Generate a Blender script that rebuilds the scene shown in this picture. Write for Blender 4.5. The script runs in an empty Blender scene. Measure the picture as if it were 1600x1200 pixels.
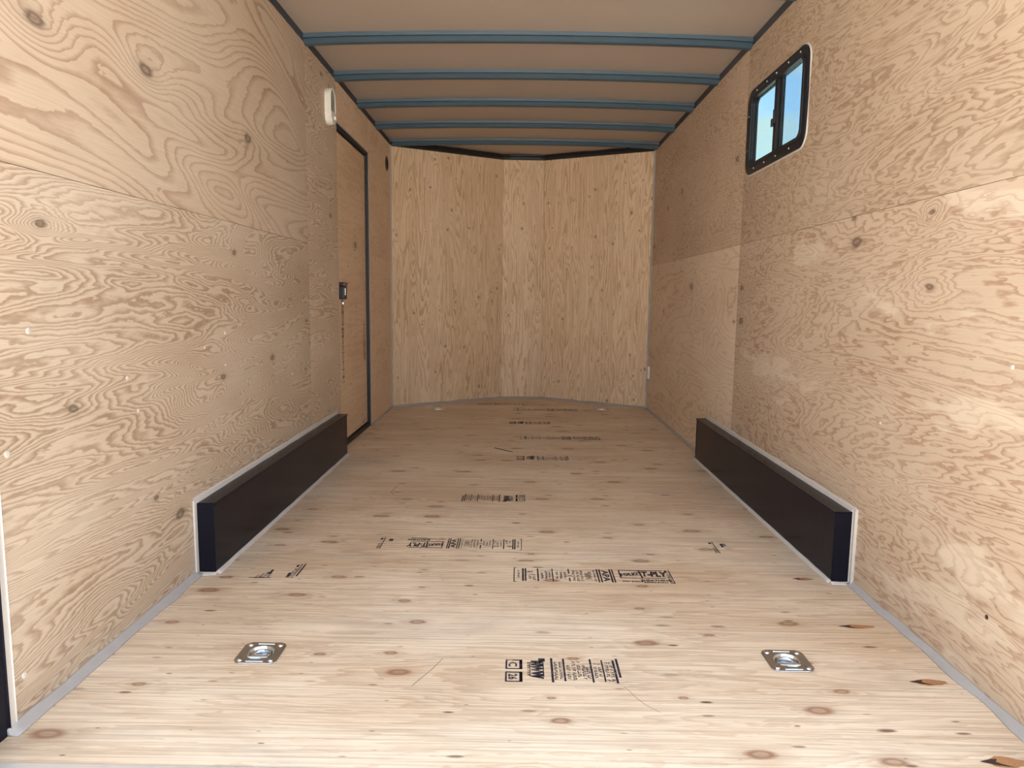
import bpy, bmesh, math, random
from mathutils import Matrix, Vector, noise as mnoise
from mathutils.geometry import tessellate_polygon

random.seed(7)
S = bpy.context.scene
C = S.collection
PI = math.pi

# ------------------------------------------------------------------ camera
FPX = 1103.788
cam = bpy.data.cameras.new('camera')
cam.sensor_width = 36.0
cam.lens = FPX / 1600 * 36
cam.clip_start = 0.02
co = bpy.data.objects.new('camera', cam)
C.objects.link(co)
r_ = Vector((0.99987936, 0.00958937, 0.01221928))
u_ = Vector((-0.01328097, 0.11984503, 0.99270377))
w_ = Vector((-0.00805499, 0.9927463, -0.11995793))
co.matrix_world = Matrix(((r_.x, u_.x, -w_.x, -0.02492478),
                          (r_.y, u_.y, -w_.y, 0.0),
                          (r_.z, u_.z, -w_.z, 0.90650554),
                          (0, 0, 0, 1)))
S.camera = co

# ------------------------------------------------------------------ world, sun, exposure
S.view_settings.view_transform = 'Standard'
S.view_settings.look = 'None'
S.view_settings.gamma = 1
S.view_settings.use_curve_mapping = False
S.view_settings.exposure = 1.97
S.cycles.diffuse_bounces = 6

SUN_DIR = Vector((-0.34, 0.70, 0.66)).normalized()      # towards the sun: ahead of the nose and to the left
wd = bpy.data.worlds.new('sky'); S.world = wd
wd.use_nodes = True
nt = wd.node_tree; nt.nodes.clear()
def wn(t, **k):
    n = nt.nodes.new(t)
    for a, b in k.items(): setattr(n, a, b)
    return n
sky = wn('ShaderNodeTexSky', sky_type='NISHITA', sun_disc=False,
         sun_elevation=math.asin(SUN_DIR.z), sun_rotation=math.atan2(SUN_DIR.x, SUN_DIR.y),
         air_density=1.0, dust_density=1.6, ozone_density=1.0)
tc = wn('ShaderNodeTexCoord')
mp = wn('ShaderNodeMapping'); mp.inputs['Scale'].default_value = (1, 1, 1.5); mp.inputs['Location'].default_value = (.0, .0, .0)
cn = wn('ShaderNodeTexNoise'); cn.inputs['Scale'].default_value = 7.0; cn.inputs['Detail'].default_value = 7; cn.inputs['Roughness'].default_value = .56
cr = wn('ShaderNodeValToRGB')
cr.color_ramp.elements[0].position = .40; cr.color_ramp.elements[0].color = (0, 0, 0, 1)
cr.color_ramp.elements[1].position = .55; cr.color_ramp.elements[1].color = (1, 1, 1, 1)
mx = wn('ShaderNodeMix', data_type='RGBA')
mx.inputs['B'].default_value = (5.7, 5.6, 5.4, 1)
bg = wn('ShaderNodeBackground'); bg.inputs['Strength'].default_value = .17
ow = wn('ShaderNodeOutputWorld')
L = nt.links.new
L(tc.outputs['Generated'], mp.inputs['Vector']); L(mp.outputs[0], cn.inputs['Vector'])
L(cn.outputs[0], cr.inputs[0]); L(cr.outputs[0], mx.inputs['Factor'])
L(sky.outputs[0], mx.inputs['A']); L(mx.outputs['Result'], bg.inputs['Color']); L(bg.outputs[0], ow.inputs[0])

sun = bpy.data.lights.new('sun', 'SUN'); sun.energy = 11.0; sun.angle = math.radians(.6); sun.color = (1, .95, .88)
so = bpy.data.objects.new('sun', sun); C.objects.link(so)
so.rotation_euler = SUN_DIR.to_track_quat('Z', 'Y').to_euler()

# ------------------------------------------------------------------ helpers
W = 1.065            # half width between the plywood walls
H = 2.106            # top of the wall plywood
REAR = 1.36          # where the wall plywood begins
NL, NR = Vector((-W, 5.79)), Vector((W, 5.90))          # nose corners
CL, CR = Vector((-.178, 6.41)), Vector((.187, 6.44))    # centre facet of the nose

def mesh_obj(name, verts, faces, mat=None, parent=None, smooth=False):
    me = bpy.data.meshes.new(name); me.from_pydata([tuple(v) for v in verts], [], faces); me.update()
    if mat: me.materials.append(mat)
    if smooth: me.polygons.foreach_set('use_smooth', [True] * len(me.polygons))
    o = bpy.data.objects.new(name, me); C.objects.link(o)
    if parent: o.parent = parent
    return o
def bm_obj(name, bm, mat=None, parent=None, smooth=False):
    bmesh.ops.recalc_face_normals(bm, faces=bm.faces)
    me = bpy.data.meshes.new(name); bm.to_mesh(me); bm.free()
    if mat: me.materials.append(mat)
    if smooth: me.polygons.foreach_set('use_smooth', [True] * len(me.polygons))
    o = bpy.data.objects.new(name, me); C.objects.link(o)
    if parent: o.parent = parent
    return o
def struct(o):
    o['kind'] = 'structure'; return o
def empty(name, loc=(0, 0, 0)):
    o = bpy.data.objects.new(name, None); C.objects.link(o); o.location = loc; o.empty_display_size = .05
    return o
def tag(o, label, cat, group=None):
    o['label'] = label; o['category'] = cat
    if group: o['group'] = group
    return o
def add_box(bm, a, b, bevel=0):
    t = bmesh.new(); bmesh.ops.create_cube(t, size=1)
    for v in t.verts:
        v.co = Vector([a[i] + (b[i] - a[i]) * (v.co[i] + .5) for i in range(3)])
    if bevel: bmesh.ops.bevel(t, geom=list(t.edges), offset=bevel, segments=2, affect='EDGES', profile=.6)
    join(bm, t)
def join(bm, t):
    m = bpy.data.meshes.new('t'); t.to_mesh(m); t.free(); bm.from_mesh(m); bpy.data.meshes.remove(m)
def box(name, a, b, mat, parent=None, bevel=0):
    bm = bmesh.new(); add_box(bm, a, b, bevel); return bm_obj(name, bm, mat, parent)
def add_cyl(bm, c, axis, r, h, n=20, r2=None):
    t = bmesh.new(); bmesh.ops.create_cone(t, cap_ends=True, segments=n, radius1=r, radius2=r if r2 is None else r2, depth=h)
    M = Matrix.Translation(Vector(c)) @ Vector(axis).to_track_quat('Z', 'Y').to_matrix().to_4x4()
    bmesh.ops.transform(t, matrix=M, verts=t.verts); join(bm, t)
def lathe(bm, prof, n=28, M=None, closed=False):
    t = bmesh.new(); rings = []
    for r, z in prof:
        rings.append([t.verts.new((r * math.cos(2*PI*i/n), r * math.sin(2*PI*i/n), z)) for i in range(n)])
    for a, b in zip(rings, rings[1:]):
        for i in range(n): t.faces.new((a[i], a[(i+1) % n], b[(i+1) % n], b[i]))
    if M is not None: bmesh.ops.transform(t, matrix=M, verts=t.verts)
    join(bm, t)
def add_tube(bm, pts, r, n=10, closed=False):
    t = bmesh.new(); rings = []; N = len(pts); P = [Vector(p) for p in pts]
    for i in range(N):
        d = (P[(i+1) % N] - P[i-1]) if closed else (P[min(i+1, N-1)] - P[max(i-1, 0)])
        q = d.normalized().to_track_quat('Z', 'Y')
        rings.append([t.verts.new(P[i] + q @ Vector((r*math.cos(2*PI*k/n), r*math.sin(2*PI*k/n), 0))) for k in range(n)])
    for i in range(N if closed else N-1):
        a, b = rings[i], rings[(i+1) % N]
        for k in range(n): t.faces.new((a[k], a[(k+1) % n], b[(k+1) % n], b[k]))
    if not closed:
        t.faces.new(rings[0][::-1]); t.faces.new(rings[-1])
    join(bm, t)
def rrect(x0, y0, x1, y1, r, n=6):
    if not isinstance(r, (list, tuple)): r = (r,) * 4
    o = []
    for (cx, cy, a0, rr) in ((x1-r[0], y1-r[0], 0, r[0]), (x0+r[1], y1-r[1], 90, r[1]), (x0+r[2], y0+r[2], 180, r[2]), (x1-r[3], y0+r[3], 270, r[3])):
        for i in range(n+1):
            a = math.radians(a0 + 90*i/n); o.append((cx + rr*math.cos(a), cy + rr*math.sin(a)))
    return o
def circ(cx, cy, r, n=24):
    return [(cx + r*math.cos(2*PI*i/n), cy + r*math.sin(2*PI*i/n)) for i in range(n)]
def slab_geo(loops, w0, w1):
    """outer loop + hole loops, extruded between w0 and w1 (front face at w1)"""
    tris = tessellate_polygon([[Vector((x, y, 0)) for x, y in l] for l in loops])
    flat = [p for l in loops for p in l]; n = len(flat)
    vs = [(x, y, w1) for x, y in flat] + [(x, y, w0) for x, y in flat]
    fs = []
    for a, b, c in tris:
        A, B, D = (Vector(flat[i]) for i in (a, b, c))
        if (B-A).cross(D-A) < 0: a, c = c, a
        fs.append((a, b, c)); fs.append((a+n, c+n, b+n))
    s = 0
    for l in loops:
        m = len(l)
        for i in range(m):
            fs.append((s+i, s+(i+1) % m, s+(i+1) % m+n, s+i+n))
        s += m
    bm = bmesh.new()
    V = [bm.verts.new(v) for v in vs]
    for f in fs: bm.faces.new([V[i] for i in f])
    return bm
AX = {  # local (u along grain, v across, w out of the face) -> world
    'floor': ((1, 0, 0), (0, 1, 0), (0, 0, 1)),
    'left': ((0, 1, 0), (0, 0, 1), (1, 0, 0)),
    'right': ((0, -1, 0), (0, 0, 1), (-1, 0, 0)),
}
def frame(axes, o):
    a, b, c = axes
    return Matrix(((a[0], b[0], c[0], o[0]), (a[1], b[1], c[1], o[1]), (a[2], b[2], c[2], o[2]), (0, 0, 0, 1)))
def sheet(name, loops, axes, origin, mat, parent, seed, th=.012):
    bm = slab_geo(loops, -th, 0)
    o = bm_obj(name, bm, mat, parent)
    o.matrix_world = frame(axes, origin)
    o['seed'] = float(seed)
    return o
def rect(x0, y0, x1, y1): return [(x0, y0), (x1, y0), (x1, y1), (x0, y1)]

# ------------------------------------------------------------------ materials
def mat_new(name):
    m = bpy.data.materials.new(name); m.use_nodes = True
    n = m.node_tree; n.nodes.clear(); return m, n
class G:
    def __init__(s, n): s.n = n
    def node(s, t, **k):
        o = s.n.nodes.new(t)
        for a, b in k.items(): setattr(o, a, b)
        return o
    def put(s, sock, v):
        if v is None: return
        if hasattr(v, 'bl_idname') or isinstance(v, bpy.types.NodeSocket): s.n.links.new(v, sock)
        else: sock.default_value = v
    def m(s, op, a, b=None, c=None):
        o = s.node('ShaderNodeMath', operation=op)
        s.put(o.inputs[0], a); s.put(o.inputs[1], b); s.put(o.inputs[2], c)
        return o.outputs[0]
    def xyz(s, x, y, z):
        o = s.node('ShaderNodeCombineXYZ')
        s.put(o.inputs[0], x); s.put(o.inputs[1], y); s.put(o.inputs[2], z); return o.outputs[0]
    def noise(s, v, scale=1, detail=2, rough=.5, dist=0):
        o = s.node('ShaderNodeTexNoise'); s.put(o.inputs['Vector'], v)
        o.inputs['Scale'].default_value = scale; o.inputs['Detail'].default_value = detail
        o.inputs['Roughness'].default_value = rough; o.inputs['Distortion'].default_value = dist
        return o.outputs[0]
    def ramp(s, f, stops, interp='LINEAR'):
        o = s.node('ShaderNodeValToRGB'); e = o.color_ramp; e.interpolation = interp
        while len(e.elements) < len(stops): e.elements.new(.5)
        for k, (p, c) in zip(e.elements, stops):
            k.position = p; k.color = (c, c, c, 1) if not isinstance(c, tuple) else (*c, 1)
        s.put(o.inputs[0], f); return o.outputs[0]
    def mix(s, f, a, b, mode='MIX'):
        o = s.node('ShaderNodeMix', data_type='RGBA', blend_type=mode)
        s.put(o.inputs['Factor'], f)
        for k, v in (('A', a), ('B', b)):
            if isinstance(v, tuple): o.inputs[k].default_value = (*v, 1)
            else: s.put(o.inputs[k], v)
        return o.outputs['Result']
    def out(s, col, rough=.6, metal=0, bump=None, bstr=.2, bdist=.001, spec=.5):
        b = s.node('ShaderNodeBsdfPrincipled')
        if isinstance(col, tuple): b.inputs['Base Color'].default_value = (*col, 1)
        else: s.put(b.inputs['Base Color'], col)
        s.put(b.inputs['Roughness'], rough); s.put(b.inputs['Metallic'], metal)
        b.inputs['Specular IOR Level'].default_value = spec
        if bump is not None:
            k = s.node('ShaderNodeBump'); k.inputs['Strength'].default_value = bstr; k.inputs['Distance'].default_value = bdist
            s.put(k.inputs['Height'], bump); s.n.links.new(k.outputs[0], b.inputs['Normal'])
        o = s.node('ShaderNodeOutputMaterial'); s.n.links.new(b.outputs[0], o.inputs[0]); return b

def ply(name, light, dark, fu, fv, rings, jag=.5, detail=2, rough=.5, dist=.5, knot_s=3.0, knot_keep=.35, knot_amp=1.6,
        knot_r=.05, stretch=2.0, strip=0, gloss=.55, line=(.42, .86), tint=.10, specks=0, patch=0, grime=0, linemix=.9, fibre=.16, fibf=(10., 420.), knot_col=None):
    m, n = mat_new(name); g = G(n)
    tcn = g.node('ShaderNodeTexCoord'); sp = g.node('ShaderNodeSeparateXYZ'); n.links.new(tcn.outputs['Object'], sp.inputs[0])
    u, v = sp.outputs[0], sp.outputs[1]
    at = g.node('ShaderNodeAttribute', attribute_type='OBJECT', attribute_name='seed'); sd = at.outputs['Fac']
    z = g.m('MULTIPLY', sd, 3.71)
    vtone = None
    if strip:      # face veneer laid up from several strips
        z = g.m('ADD', z, g.m('MULTIPLY', g.m('FLOOR', g.m('DIVIDE', v, strip)), 5.37))
        wnz = g.node('ShaderNodeTexWhiteNoise', noise_dimensions='1D'); g.put(wnz.inputs['W'], z); vtone = wnz.outputs['Value']
    blot = g.noise(g.xyz(g.m('MULTIPLY', u, 1.6), g.m('MULTIPLY', v, 4.), g.m('ADD', z, 31.)), 1, 2, .55)
    fine = g.noise(g.xyz(g.m('MULTIPLY', u, 14.), g.m('MULTIPLY', v, 60.), z), 1, 2, .6)
    fine = g.m('SUBTRACT', fine, .5)
    # knots: cells along the grain, some of them carry a knot that the rings flow around
    vo = g.node('ShaderNodeTexVoronoi', voronoi_dimensions='2D', feature='F1'); vo.inputs['Scale'].default_value = 1
    off = g.m('MULTIPLY', z, 7.3); wz = g.m('MULTIPLY', fine, .05)
    g.put(vo.inputs['Vector'], g.xyz(g.m('ADD', g.m('MULTIPLY_ADD', u, knot_s/stretch, off), wz), g.m('MULTIPLY_ADD', v, knot_s, wz), 0))
    vc = g.node('ShaderNodeSeparateColor'); n.links.new(vo.outputs['Color'], vc.inputs[0])
    keep = g.m('LESS_THAN', vc.outputs[0], knot_keep)
    dd = g.m('DIVIDE', vo.outputs['Distance'], g.m('ADD', .35, vc.outputs[1]))
    bump = g.m('MULTIPLY', g.m('EXPONENT', g.m('MULTIPLY', g.m('MULTIPLY', dd, dd), -22.)), keep)
    sgn = g.m('MULTIPLY_ADD', vc.outputs[2], 2., -1.)
    # growth-ring field
    base = g.noise(g.xyz(g.m('MULTIPLY', u, fu), g.m('MULTIPLY', v, fv), z), 1, detail, rough, dist)
    h = g.m('MULTIPLY_ADD', base, rings, g.m('MULTIPLY', fine, jag*1.5))
    h = g.m('MULTIPLY_ADD', g.m('MULTIPLY', bump, sgn), knot_amp*3, h)
    t = g.m('FRACT', h)
    ln = g.ramp(t, [(0, 0.0), (line[0], 0.0), (line[1], 1.0), (min(line[1]+.07, .97), .95), (1, 0.0)])
    fib = g.noise(g.xyz(g.m('MULTIPLY', u, fibf[0]), g.m('MULTIPLY', v, fibf[1]), z), 1, 1, .6)
    lmod = g.m('MULTIPLY', ln, g.ramp(blot, [(.3, .55*linemix), (.65, linemix)]))
    col = g.mix(lmod, light, dark)
    col = g.mix(g.ramp(blot, [(.35, 0.0), (.75, 1.0)]), col, g.mix(1.0, col, (1-tint, 1-tint*1.4, 1-tint*1.8), 'MULTIPLY'))
    col = g.mix(g.ramp(fib, [(.3, fibre), (.6, 0.0)]), col, tuple(c*.62 for c in dark))
    if vtone is not None:
        col = g.mix(1.0, col, g.ramp(vtone, [(0, (.92, .90, .87)), (1, (1.0, 1.0, 1.0))]), 'MULTIPLY')
    if patch:   # pale sapwood patches
        pn = g.noise(g.xyz(g.m('MULTIPLY', u, 1.5), g.m('MULTIPLY', v, 4.2), g.m('ADD', z, 57.)), 1, 3, .55)
        col = g.mix(g.m('MULTIPLY', g.ramp(pn, [(.60, 0.0), (.625, 1.0)]), patch), col, g.mix(.55, col, (.78, .70, .56)))
    if specks:  # short dark pitch flecks lying along the grain
        sv = g.node('ShaderNodeTexVoronoi', voronoi_dimensions='2D', feature='F1'); sv.inputs['Scale'].default_value = 1
        g.put(sv.inputs['Vector'], g.xyz(g.m('MULTIPLY_ADD', u, 5.5, off), g.m('MULTIPLY', v, 19.), 0))
        sc = g.node('ShaderNodeSeparateColor'); n.links.new(sv.outputs['Color'], sc.inputs[0])
        rr = g.m('MULTIPLY', g.m('LESS_THAN', sc.outputs[0], specks), g.m('MULTIPLY_ADD', g.m('POWER', sc.outputs[1], 3.), .13, .035))
        mk = g.ramp(g.m('DIVIDE', g.m('ADD', sv.outputs['Distance'], g.m('MULTIPLY', fine, .12)), g.m('ADD', rr, .0001)), [(.45, 1.0), (1.0, 0.0)])
        mk = g.m('MULTIPLY', mk, g.m('MULTIPLY_ADD', sc.outputs[2], .6, .35))
        col = g.mix(mk, col, (.12, .060, .035))
    # knots themselves: dark rim, brown heart
    kr = g.ramp(dd, [(0, .70), (knot_r*.45, .62), (knot_r*.8, 1.0), (knot_r, .8), (knot_r*1.5, .18), (knot_r*3.2, 0.0)])
    col = g.mix(g.m('MULTIPLY', kr, g.m('MULTIPLY', keep, .9)), col, knot_col or tuple(c*.32 for c in dark))
    if grime:
        gn = g.noise(g.xyz(g.m('MULTIPLY', u, 2.3), g.m('MULTIPLY', v, 3.0), g.m('ADD', z, 90.)), 1, 4, .65, .6)
        col = g.mix(g.m('MULTIPLY', g.ramp(gn, [(.52, 0.0), (.72, 1.0)]), grime), col, (.36, .32, .29))
    g.out(col, gloss, 0, None, .25, .0006, .35)
    return m

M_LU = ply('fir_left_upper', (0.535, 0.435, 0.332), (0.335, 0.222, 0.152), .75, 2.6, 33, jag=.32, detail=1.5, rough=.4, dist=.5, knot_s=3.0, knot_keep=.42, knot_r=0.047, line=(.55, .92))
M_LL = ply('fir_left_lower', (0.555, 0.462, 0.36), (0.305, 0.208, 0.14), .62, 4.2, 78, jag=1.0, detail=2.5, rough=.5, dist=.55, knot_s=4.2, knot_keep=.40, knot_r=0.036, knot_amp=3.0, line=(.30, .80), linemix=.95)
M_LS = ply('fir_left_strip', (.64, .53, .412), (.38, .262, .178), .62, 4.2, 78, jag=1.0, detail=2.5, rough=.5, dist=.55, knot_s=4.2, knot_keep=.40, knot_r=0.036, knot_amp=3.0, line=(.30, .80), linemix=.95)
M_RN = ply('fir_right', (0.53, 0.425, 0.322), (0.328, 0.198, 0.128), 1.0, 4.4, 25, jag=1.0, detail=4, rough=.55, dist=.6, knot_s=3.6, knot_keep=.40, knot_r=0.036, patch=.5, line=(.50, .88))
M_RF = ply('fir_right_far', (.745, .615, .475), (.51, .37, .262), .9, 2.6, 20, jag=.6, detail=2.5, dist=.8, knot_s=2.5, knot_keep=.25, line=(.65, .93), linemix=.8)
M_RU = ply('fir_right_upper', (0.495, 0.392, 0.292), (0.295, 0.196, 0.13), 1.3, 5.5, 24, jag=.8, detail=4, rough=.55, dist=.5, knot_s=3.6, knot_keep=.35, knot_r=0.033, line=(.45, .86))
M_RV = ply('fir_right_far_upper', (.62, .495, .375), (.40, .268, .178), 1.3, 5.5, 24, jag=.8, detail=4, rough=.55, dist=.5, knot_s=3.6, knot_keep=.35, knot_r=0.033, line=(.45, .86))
M_NS = ply('fir_nose', (0.84, 0.67, 0.48), (0.58, 0.395, 0.235), .55, 6.5, 26, jag=.6, detail=2, rough=.5, dist=.35, knot_s=6.0, knot_keep=.42, knot_r=0.033, knot_amp=.6, stretch=1.2, strip=.235, line=(.40, .88), linemix=1.0, tint=.05)
M_FL = ply('fir_floor', (0.83, 0.72, 0.58), (0.55, 0.395, 0.262), .5, 8.5, 17, jag=.9, detail=2.5, rough=.5, dist=.7, knot_s=6.6, knot_keep=.66, knot_r=0.072, knot_amp=.8, stretch=2.2, specks=.42, gloss=.40, line=(.35, .85), tint=.20, knot_col=(.26, .125, .065), grime=.28, linemix=.55, fibre=.42, fibf=(3., 170.))
M_DR = ply('fir_door', (0.76, 0.58, 0.41), (0.58, 0.39, 0.245), .5, 7.0, 10, jag=.8, detail=2, dist=.4, knot_s=4, knot_keep=.15, specks=.30, line=(.4, .9), linemix=.5)
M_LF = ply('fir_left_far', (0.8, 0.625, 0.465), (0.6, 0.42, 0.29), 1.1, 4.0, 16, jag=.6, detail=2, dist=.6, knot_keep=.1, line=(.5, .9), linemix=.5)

def simple(name, col, rough=.5, metal=0, nz=None, bump=0, spec=.5, var=.10, bs=.3):
    m, n = mat_new(name); g = G(n)
    tcn = g.node('ShaderNodeTexCoord')
    f = g.noise(tcn.outputs['Object'], nz or 12, 4, .6)
    c = g.mix(f, tuple(x*(1-var) for x in col), tuple(min(1, x*(1+var)) for x in col))
    g.out(c, rough, metal, f if bump else None, bs, bump, spec); return m
M_BLACK = simple('black_gloss_steel', (.008, .008, .014), .22, 0, 5, .002, .10, .2, .12)
M_BLACKG = simple('black_satin_frame', (.010, .011, .016), .32, 0, 20, 0, .25)
M_BLACKM = simple('black_matt', (.012, .013, .016), .5, 0, 20)
M_BOW = simple('blue_grey_steel', (.048, .088, .125), .45, .15, 8, 0, .5, .12)
M_RAIL = simple('dark_steel_rail', (.040, .052, .070), .45, .2, 8)
M_CEIL = simple('brown_roof_liner', (.445, .378, .32), .50, 0, 3.0, .006, .4, .05, .25)
M_CAULK = simple('grey_caulk', (.40, .385, .38), .6, 0, 30, .001)
M_CAULKL = simple('light_grey_caulk', (.56, .53, .50), .6, 0, 30, .001)
M_WHITE = simple('white_plastic', (.78, .77, .74), .35, 0, 10, 0, .5, .03)
M_ALU = simple('pale_aluminium', (.72, .71, .69), .4, .5, 40, 0, .5, .06)
M_ZINC = simple('zinc_plate', (.50, .52, .54), .22, 1.0, 60, .0004, .5, .12)
M_CHROME = simple('bright_zinc', (.72, .78, .84), .14, 1.0, 60, 0, .5, .06)
M_STEELH = simple('screw_head', (.80, .78, .74), .35, .4, 60)
M_SKIN = simple('outer_skin', (.30, .30, .31), .5, .2, 10)
M_DARK = simple('dark_void', (.006, .006, .007), .9, 0, 10)
M_RED = simple('dark_maroon_plastic', (.05, .012, .02), .35, 0, 10)
M_LENS = simple('grey_lens', (.34, .36, .34), .12, 0, 80, .0006, .6, .15)
M_GROUND = simple('pale_gravel', (.62, .56, .49), .9, 0, 3, .01, .2, .12)
M_KNOT = simple('knot_brown', (.40, .205, .095), .5, 0, 160, 0, .4, .35)
M_KDARK = simple('knot_dark', (.040, .022, .018), .6, 0, 60)
M_SCR = simple('scratch', (.34, .24, .17), .7, 0, 60)
M_SMUDGE = simple('smudge', (.10, .085, .075), .7, 0, 60)

def ink():
    m, n = mat_new('worn_stamp_ink'); g = G(n)
    tcn = g.node('ShaderNodeTexCoord'); sp = g.node('ShaderNodeSeparateXYZ'); n.links.new(tcn.outputs['Object'], sp.inputs[0])
    at = g.node('ShaderNodeAttribute', attribute_type='OBJECT', attribute_name='wear')
    f = g.noise(g.xyz(g.m('MULTIPLY', sp.outputs[0], 55.), g.m('MULTIPLY', sp.outputs[1], 190.), at.outputs['Fac']), 1, 4, .6)
    f2 = g.noise(g.xyz(g.m('MULTIPLY', sp.outputs[0], 10.), g.m('MULTIPLY', sp.outputs[1], 22.), g.m('ADD', at.outputs['Fac'], 9.)), 1, 2, .6)
    a = g.ramp(g.m('ADD', g.m('MULTIPLY', f, .6), g.m('MULTIPLY', f2, .5)), [(.40, .25), (.52, 1.0)])
    b = g.node('ShaderNodeBsdfPrincipled'); b.inputs['Base Color'].default_value = (.018, .020, .034, 1); b.inputs['Roughness'].default_value = .55
    t = g.node('ShaderNodeBsdfTransparent'); x = g.node('ShaderNodeMixShader')
    n.links.new(a, x.inputs[0]); n.links.new(t.outputs[0], x.inputs[1]); n.links.new(b.outputs[0], x.inputs[2])
    o = g.node('ShaderNodeOutputMaterial'); n.links.new(x.outputs[0], o.inputs[0]); return m
M_INK = ink()
def glass(name, tint, refl=.06):
    m, n = mat_new(name); g = G(n)
    t = g.node('ShaderNodeBsdfTransparent'); t.inputs[0].default_value = (*tint, 1)
    k = g.node('ShaderNodeBsdfGlossy'); k.inputs['Roughness'].default_value = .02
    x = g.node('ShaderNodeMixShader'); x.inputs[0].default_value = refl
    n.links.new(t.outputs[0], x.inputs[1]); n.links.new(k.outputs[0], x.inputs[2])
    o = g.node('ShaderNodeOutputMaterial'); n.links.new(x.outputs[0], o.inputs[0]); return m
M_GLASS = glass('tinted_glass', (.40, .49, .50), .04)
def screen_mat():      # mesh far finer than a pixel: an even grey veil
    m, n = mat_new('fine_insect_mesh'); g = G(n)
    bs = g.node('ShaderNodeBsdfDiffuse'); bs.inputs[0].default_value = (.03, .035, .05, 1)
    t = g.node('ShaderNodeBsdfTransparent'); t.inputs[0].default_value = (.92, .94, .98, 1)
    x = g.node('ShaderNodeMixShader'); x.inputs[0].default_value = .05
    n.links.new(t.outputs[0], x.inputs[1]); n.links.new(bs.outputs[0], x.inputs[2])
    o = g.node('ShaderNodeOutputMaterial'); n.links.new(x.outputs[0], o.inputs[0]); return m
M_SCREEN = screen_mat()

# ------------------------------------------------------------------ ground outside
gb = bmesh.new(); add_box(gb, (-60, -60, -.70), (60, 60, -.60))
struct(bm_obj('ground', gb, M_GROUND))

# ------------------------------------------------------------------ floor
TH = .016
RING = [(-.671, 1.700), (.669, 1.704), (-.671, 5.715), (.677, 5.805)]
nose_out = [(-W-.04, 5.80), (CL.x-.03, 6.47), (CR.x+.03, 6.50), (W+.04, 5.92)]
sub = slab_geo([[(-W-.05, 1.25), (W+.05, 1.25)] + [nose_out[3], nose_out[2], nose_out[1], nose_out[0]]], -.075, -.034)
floor = struct(bm_obj('floor', sub, M_SKIN))
def ring_hole(i): return rrect(RING[i][0]-.044, RING[i][1]-.044, RING[i][0]+.044, RING[i][1]+.044, .012, 2)
sk = .022                      # the cross joints run very slightly askew
def jl(y, x): return y + sk * (x / W) * .9
E = W + .006
def fquad(y0, y1, s0=1, s1=1):
    return [(-E, y0 - sk*s0), (E, y0 + sk*s0), (E, y1 + sk*s1), (-E, y1 - sk*s1)]
g_ = .0011
sheet('plywood_sheet', [fquad(1.266, 2.365-g_, 0, .6), ring_hole(0), ring_hole(1)], AX['floor'], (0, 0, 0), M_FL, floor, 1, TH)
sheet('plywood_sheet', [fquad(2.365+g_, 3.575-g_*1.6, .6, 1.6)], AX['floor'], (0, 0, 0), M_FL, floor, 2, TH)
sheet('plywood_sheet', [fquad(3.575+g_*1.6, 4.79-g_, 1.6, 1.6)], AX['floor'], (0, 0, 0), M_FL, floor, 3, TH)
def nose_x(y, side):   # inside face of the nose walls at depth y
    a, b = (NL, CL) if side < 0 else (NR, CR)
    return a.x + (b.x - a.x) * (y - a.y) / (b.y - a.y)
pl = [(-E, 4.79+g_-sk*1.6), (E, 4.79+g_+sk*1.6), (E, NR.y), (nose_x(6.02, 1), 6.02), (nose_x(5.98, -1), 5.98), (-E, NL.y)]
sheet('plywood_sheet', [pl, ring_hole(2), ring_hole(3)], AX['floor'], (0, 0, 0), M_FL, floor, 4, TH)
pl = [(nose_x(5.982, -1), 5.982), (nose_x(6.022, 1), 6.022), (CR.x, CR.y), (CL.x, CL.y)]
sheet('plywood_sheet', [pl], AX['floor'], (0, 0, 0), M_FL, floor, 5, TH)

# ------------------------------------------------------------------ left wall: outer skin and plywood sheets
SEAM_L, SEAM_R = 1.167, 1.186
DY0, DY1, DZ1 = 4.115, 4.950, 1.880      # door opening
wall_l = struct(box('wall_left', (-W-.075, 1.27, -.075), (-W-.060, 5.83, 2.20), M_SKIN))
def lsheet(loops, mat, seed): return sheet('plywood_sheet', loops, AX['left'], (-W, 0, 0), mat, wall_l, seed)
q = .0007
L_low = lsheet([rect(REAR, 0, 3.525-q, SEAM_L-q)], M_LL, 11)
L_up = lsheet([rect(REAR, SEAM_L+q, 3.530-q, H)], M_LU, 12)
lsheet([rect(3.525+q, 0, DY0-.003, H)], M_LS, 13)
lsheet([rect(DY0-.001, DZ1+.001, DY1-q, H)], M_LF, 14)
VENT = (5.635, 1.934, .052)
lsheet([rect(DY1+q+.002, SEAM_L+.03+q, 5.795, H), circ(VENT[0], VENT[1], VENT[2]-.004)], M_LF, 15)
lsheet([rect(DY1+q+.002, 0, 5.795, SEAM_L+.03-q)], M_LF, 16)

# door recessed in the left wall
door = struct(empty('door_1', (-W-.03, (DY0+DY1)/2, 0)))
dp = sheet('door_panel', [rect(DY0+.012, .030, DY1-.016, DZ1-.030)], AX['left'], (-W-.022, 0, 0), M_DR, door, 21, .02)
dp.matrix_parent_inverse = Matrix.Translation(-door.location)
def kid(o, par):
    o.parent = par; o.matrix_parent_inverse = Matrix.Translation(-par.location); return o
jb = bmesh.new()
for a, b in (((-W-.055, DY0, 0), (-W-.003, DY0+.008, DZ1)), ((-W-.055, DY1-.010, 0), (-W-.001, DY1+.002, DZ1)),
             ((-W-.055, DY0, DZ1-.020), (-W-.003, DY1, DZ1)), ((-W-.055, DY0, -.012), (-W-.001, DY1, .022)), ((-W-.056, DY0, 0), (-W-.050, DY1, DZ1))):
    add_box(jb, a, b)
kid(bm_obj('jamb', jb, M_BLACKM), door)
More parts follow.
